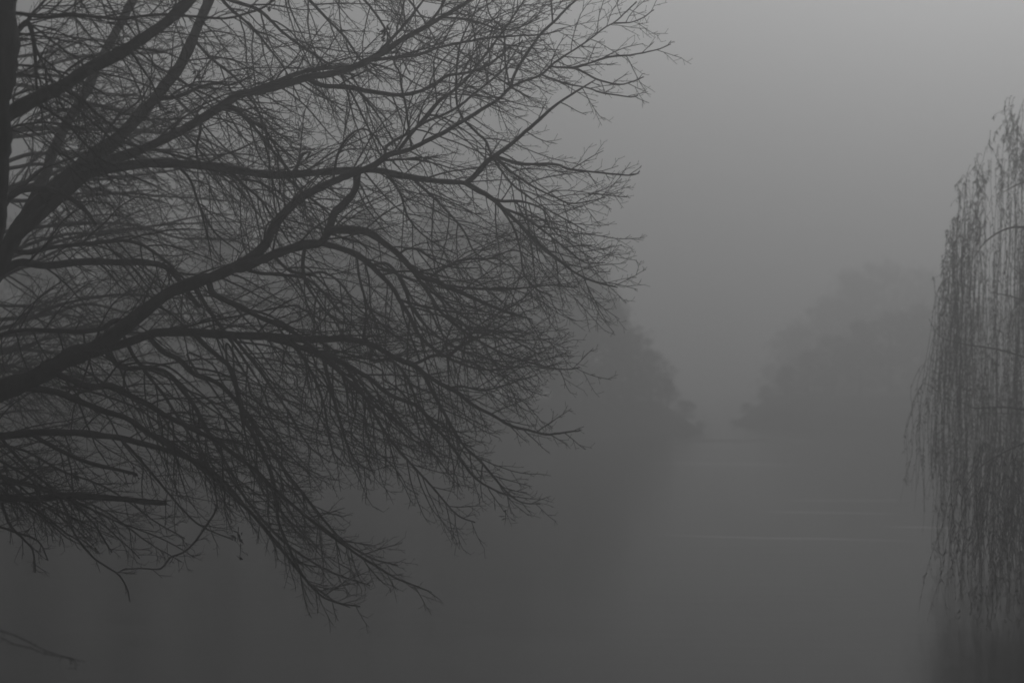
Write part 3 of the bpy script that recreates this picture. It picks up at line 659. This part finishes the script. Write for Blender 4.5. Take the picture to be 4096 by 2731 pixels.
# ------------------------------------------------------------------ trees along the far banks
def far_variant(seed, conif):
    r = random.Random(seed); npr = np.random.RandomState(seed)
    tr = MB(); H = 1.0
    sp = smooth_path([(0, 0, -.06), (r.uniform(-.01, .01), 0, .3), (r.uniform(-.03, .03), r.uniform(-.03, .03), .62), (r.uniform(-.03, .03), 0, .93)], .05)
    tr.tube(sp, np.linspace(.03, .006, len(sp)), 6)
    for i in range(9):
        z = r.uniform(.25, .7); a = r.uniform(0, 6.28); l = r.uniform(.15, .3)
        tr.tube([(0, 0, z), (math.cos(a) * l * .6, math.sin(a) * l * .6, z + l * .45), (math.cos(a) * l, math.sin(a) * l, z + l * .9)], [.012, .007, .003], 4)
    cr = MB()
    lobes = []
    for i in range(130):
        z = r.uniform(.0, .95)
        prof = .44 * math.sqrt(max(.02, 1 - ((z - .25) / .72) ** 2)) if not conif else .42 * (1 - z) ** .75 + .03
        a = r.uniform(0, 6.28); q = prof * r.uniform(.2, 1.0)
        lobes.append((math.cos(a) * q, math.sin(a) * q, z, r.uniform(.04, .15) * (1.15 - .5 * z)))
    for i in range(11000):
        lx, ly, lz, lr = lobes[i % len(lobes)]
        d = unit(npr.normal(0, 1, 3)); rr = lr * r.random() ** .4 * (r.uniform(1.1, 2.2) if r.random() < .3 else 1)
        p = np.array([lx, ly, lz]) + d * rr * np.array([1, 1, .85])
        if p[2] < -.02: continue
        u = unit(d * .6 + npr.normal(0, .6, 3) + np.array([0, 0, .2])); v = unit(np.cross(u, npr.normal(0, 1, 3)))
        l = r.uniform(.010, .040); b = l * r.uniform(.08, .3)
        cr.face([p - v * b, p + v * b, p + u * l])
    return tr.mesh('far_trunk'), cr.mesh('far_crown', False)
VAR = [far_variant(100 + i, i % 3 == 2) for i in range(6)]
def far_tree(px, top, d, wide, var, label, group):
    x = (px - CX) / F * d
    g = max(.05, ground_h(x, d))
    h = EYE + (HY - top) / F * d - g
    e = empty('far_tree', (x, d, g)); tag(e, label, 'tree', group)
    for nm, me, mt in (('trunk', VAR[var][0], BARK), ('crown', VAR[var][1], FARLEAF)):
        o = bpy.data.objects.new(nm, me); col.objects.link(o)
        if not me.materials: me.materials.append(mt)
        o.parent = e; o.scale = (h * wide, h * wide, h); o.rotation_euler = (0, 0, (px * 7.1) % 6.28)
    return e
ORD = ['first', 'second', 'third', 'fourth', 'fifth', 'sixth', 'seventh', 'eighth', 'ninth', 'tenth', 'eleventh', 'twelfth', 'thirteenth', 'fourteenth', 'fifteenth', 'sixteenth']
LEFTT = [(2800, 1685, 95, 2.2), (2740, 1600, 95.5, 1.6), (2670, 1515, 94.5, 1.4), (2600, 1410, 94, 1.3), (2520, 1305, 93, 1.2), (2440, 1200, 92, 1.1), (2340, 1085, 91, 1.0), (2220, 960, 90, .95), (2060, 860, 89, .9), (1900, 840, 88, .8), (1720, 820, 87, .8), (1480, 840, 86, .85), (1220, 850, 85.5, .9), (900, 870, 85, .95), (520, 880, 85, .95), (100, 880, 85, 1.0)]
for i, (px, top, d, wd) in enumerate(LEFTT):
    far_tree(px, top, d, wd, i % 6, 'fog-greyed tree on the left far bank, %s from the gap' % ORD[i], 'trees along the left far bank')
RIGHTT = [(2935, 1672, 107, 2.4), (2990, 1610, 108, 1.9), (3060, 1540, 109, 1.55), (3140, 1465, 110, 1.4), (3230, 1400, 111, 1.3), (3330, 1335, 112, 1.2), (3440, 1280, 112, 1.15), (3560, 1240, 112, 1.1), (3690, 1215, 111, 1.05), (3820, 1220, 110, 1.05), (3960, 1195, 109, 1.05), (4130, 1180, 108, 1.05), (4350, 1120, 107, 1.0)]
for i, (px, top, d, wd) in enumerate(RIGHTT):
    far_tree(px, top, d, wd, (i * 5 + 2) % 6, 'paler fog-bound tree on the right far bank, %s from the gap' % ORD[i], 'trees along the right far bank')
BACK = [(3200, 1290, 146, 1.1), (3300, 1180, 152, 1.05), (3410, 1080, 155, 1.0), (3540, 1040, 156, 1.0), (3680, 1070, 157, 1.0), (3830, 1120, 157, 1.0)]
BL = ['faintest tree rising behind the right bank, %s from the gap' % o for o in ORD[:6]]
for i, (px, top, d, wd) in enumerate(BACK):
    far_tree(px, top, d, wd, i % 6, BL[i], 'farthest trees in the fog')

# ------------------------------------------------------------------ the fog
hz = bpy.data.meshes.new('haze')
x0, x1, y0, y1, z0, z1 = -450, 450, -70, 450, -3.0, 38.0
hz.from_pydata([(x0, y0, z0), (x1, y0, z0), (x1, y1, z0), (x0, y1, z0), (x0, y0, z1), (x1, y0, z1), (x1, y1, z1), (x0, y1, z1)], [],
               [(0, 3, 2, 1), (4, 5, 6, 7), (0, 1, 5, 4), (1, 2, 6, 5), (2, 3, 7, 6), (3, 0, 4, 7)])
hm = bpy.data.materials.new('fog'); hm.use_nodes = True
for n in list(hm.node_tree.nodes):
    if n.type == 'BSDF_PRINCIPLED': hm.node_tree.nodes.remove(n)
pv = hm.node_tree.nodes.new('ShaderNodeVolumePrincipled')
pv.inputs['Color'].default_value = (.9, .9, .9, 1)
pv.inputs['Density'].default_value = .0158
pv.inputs['Anisotropy'].default_value = .65
hm.node_tree.links.new(pv.outputs[0], hm.node_tree.nodes['Material Output'].inputs['Volume'])
tag(link('haze', hz, hm), kind='stuff')
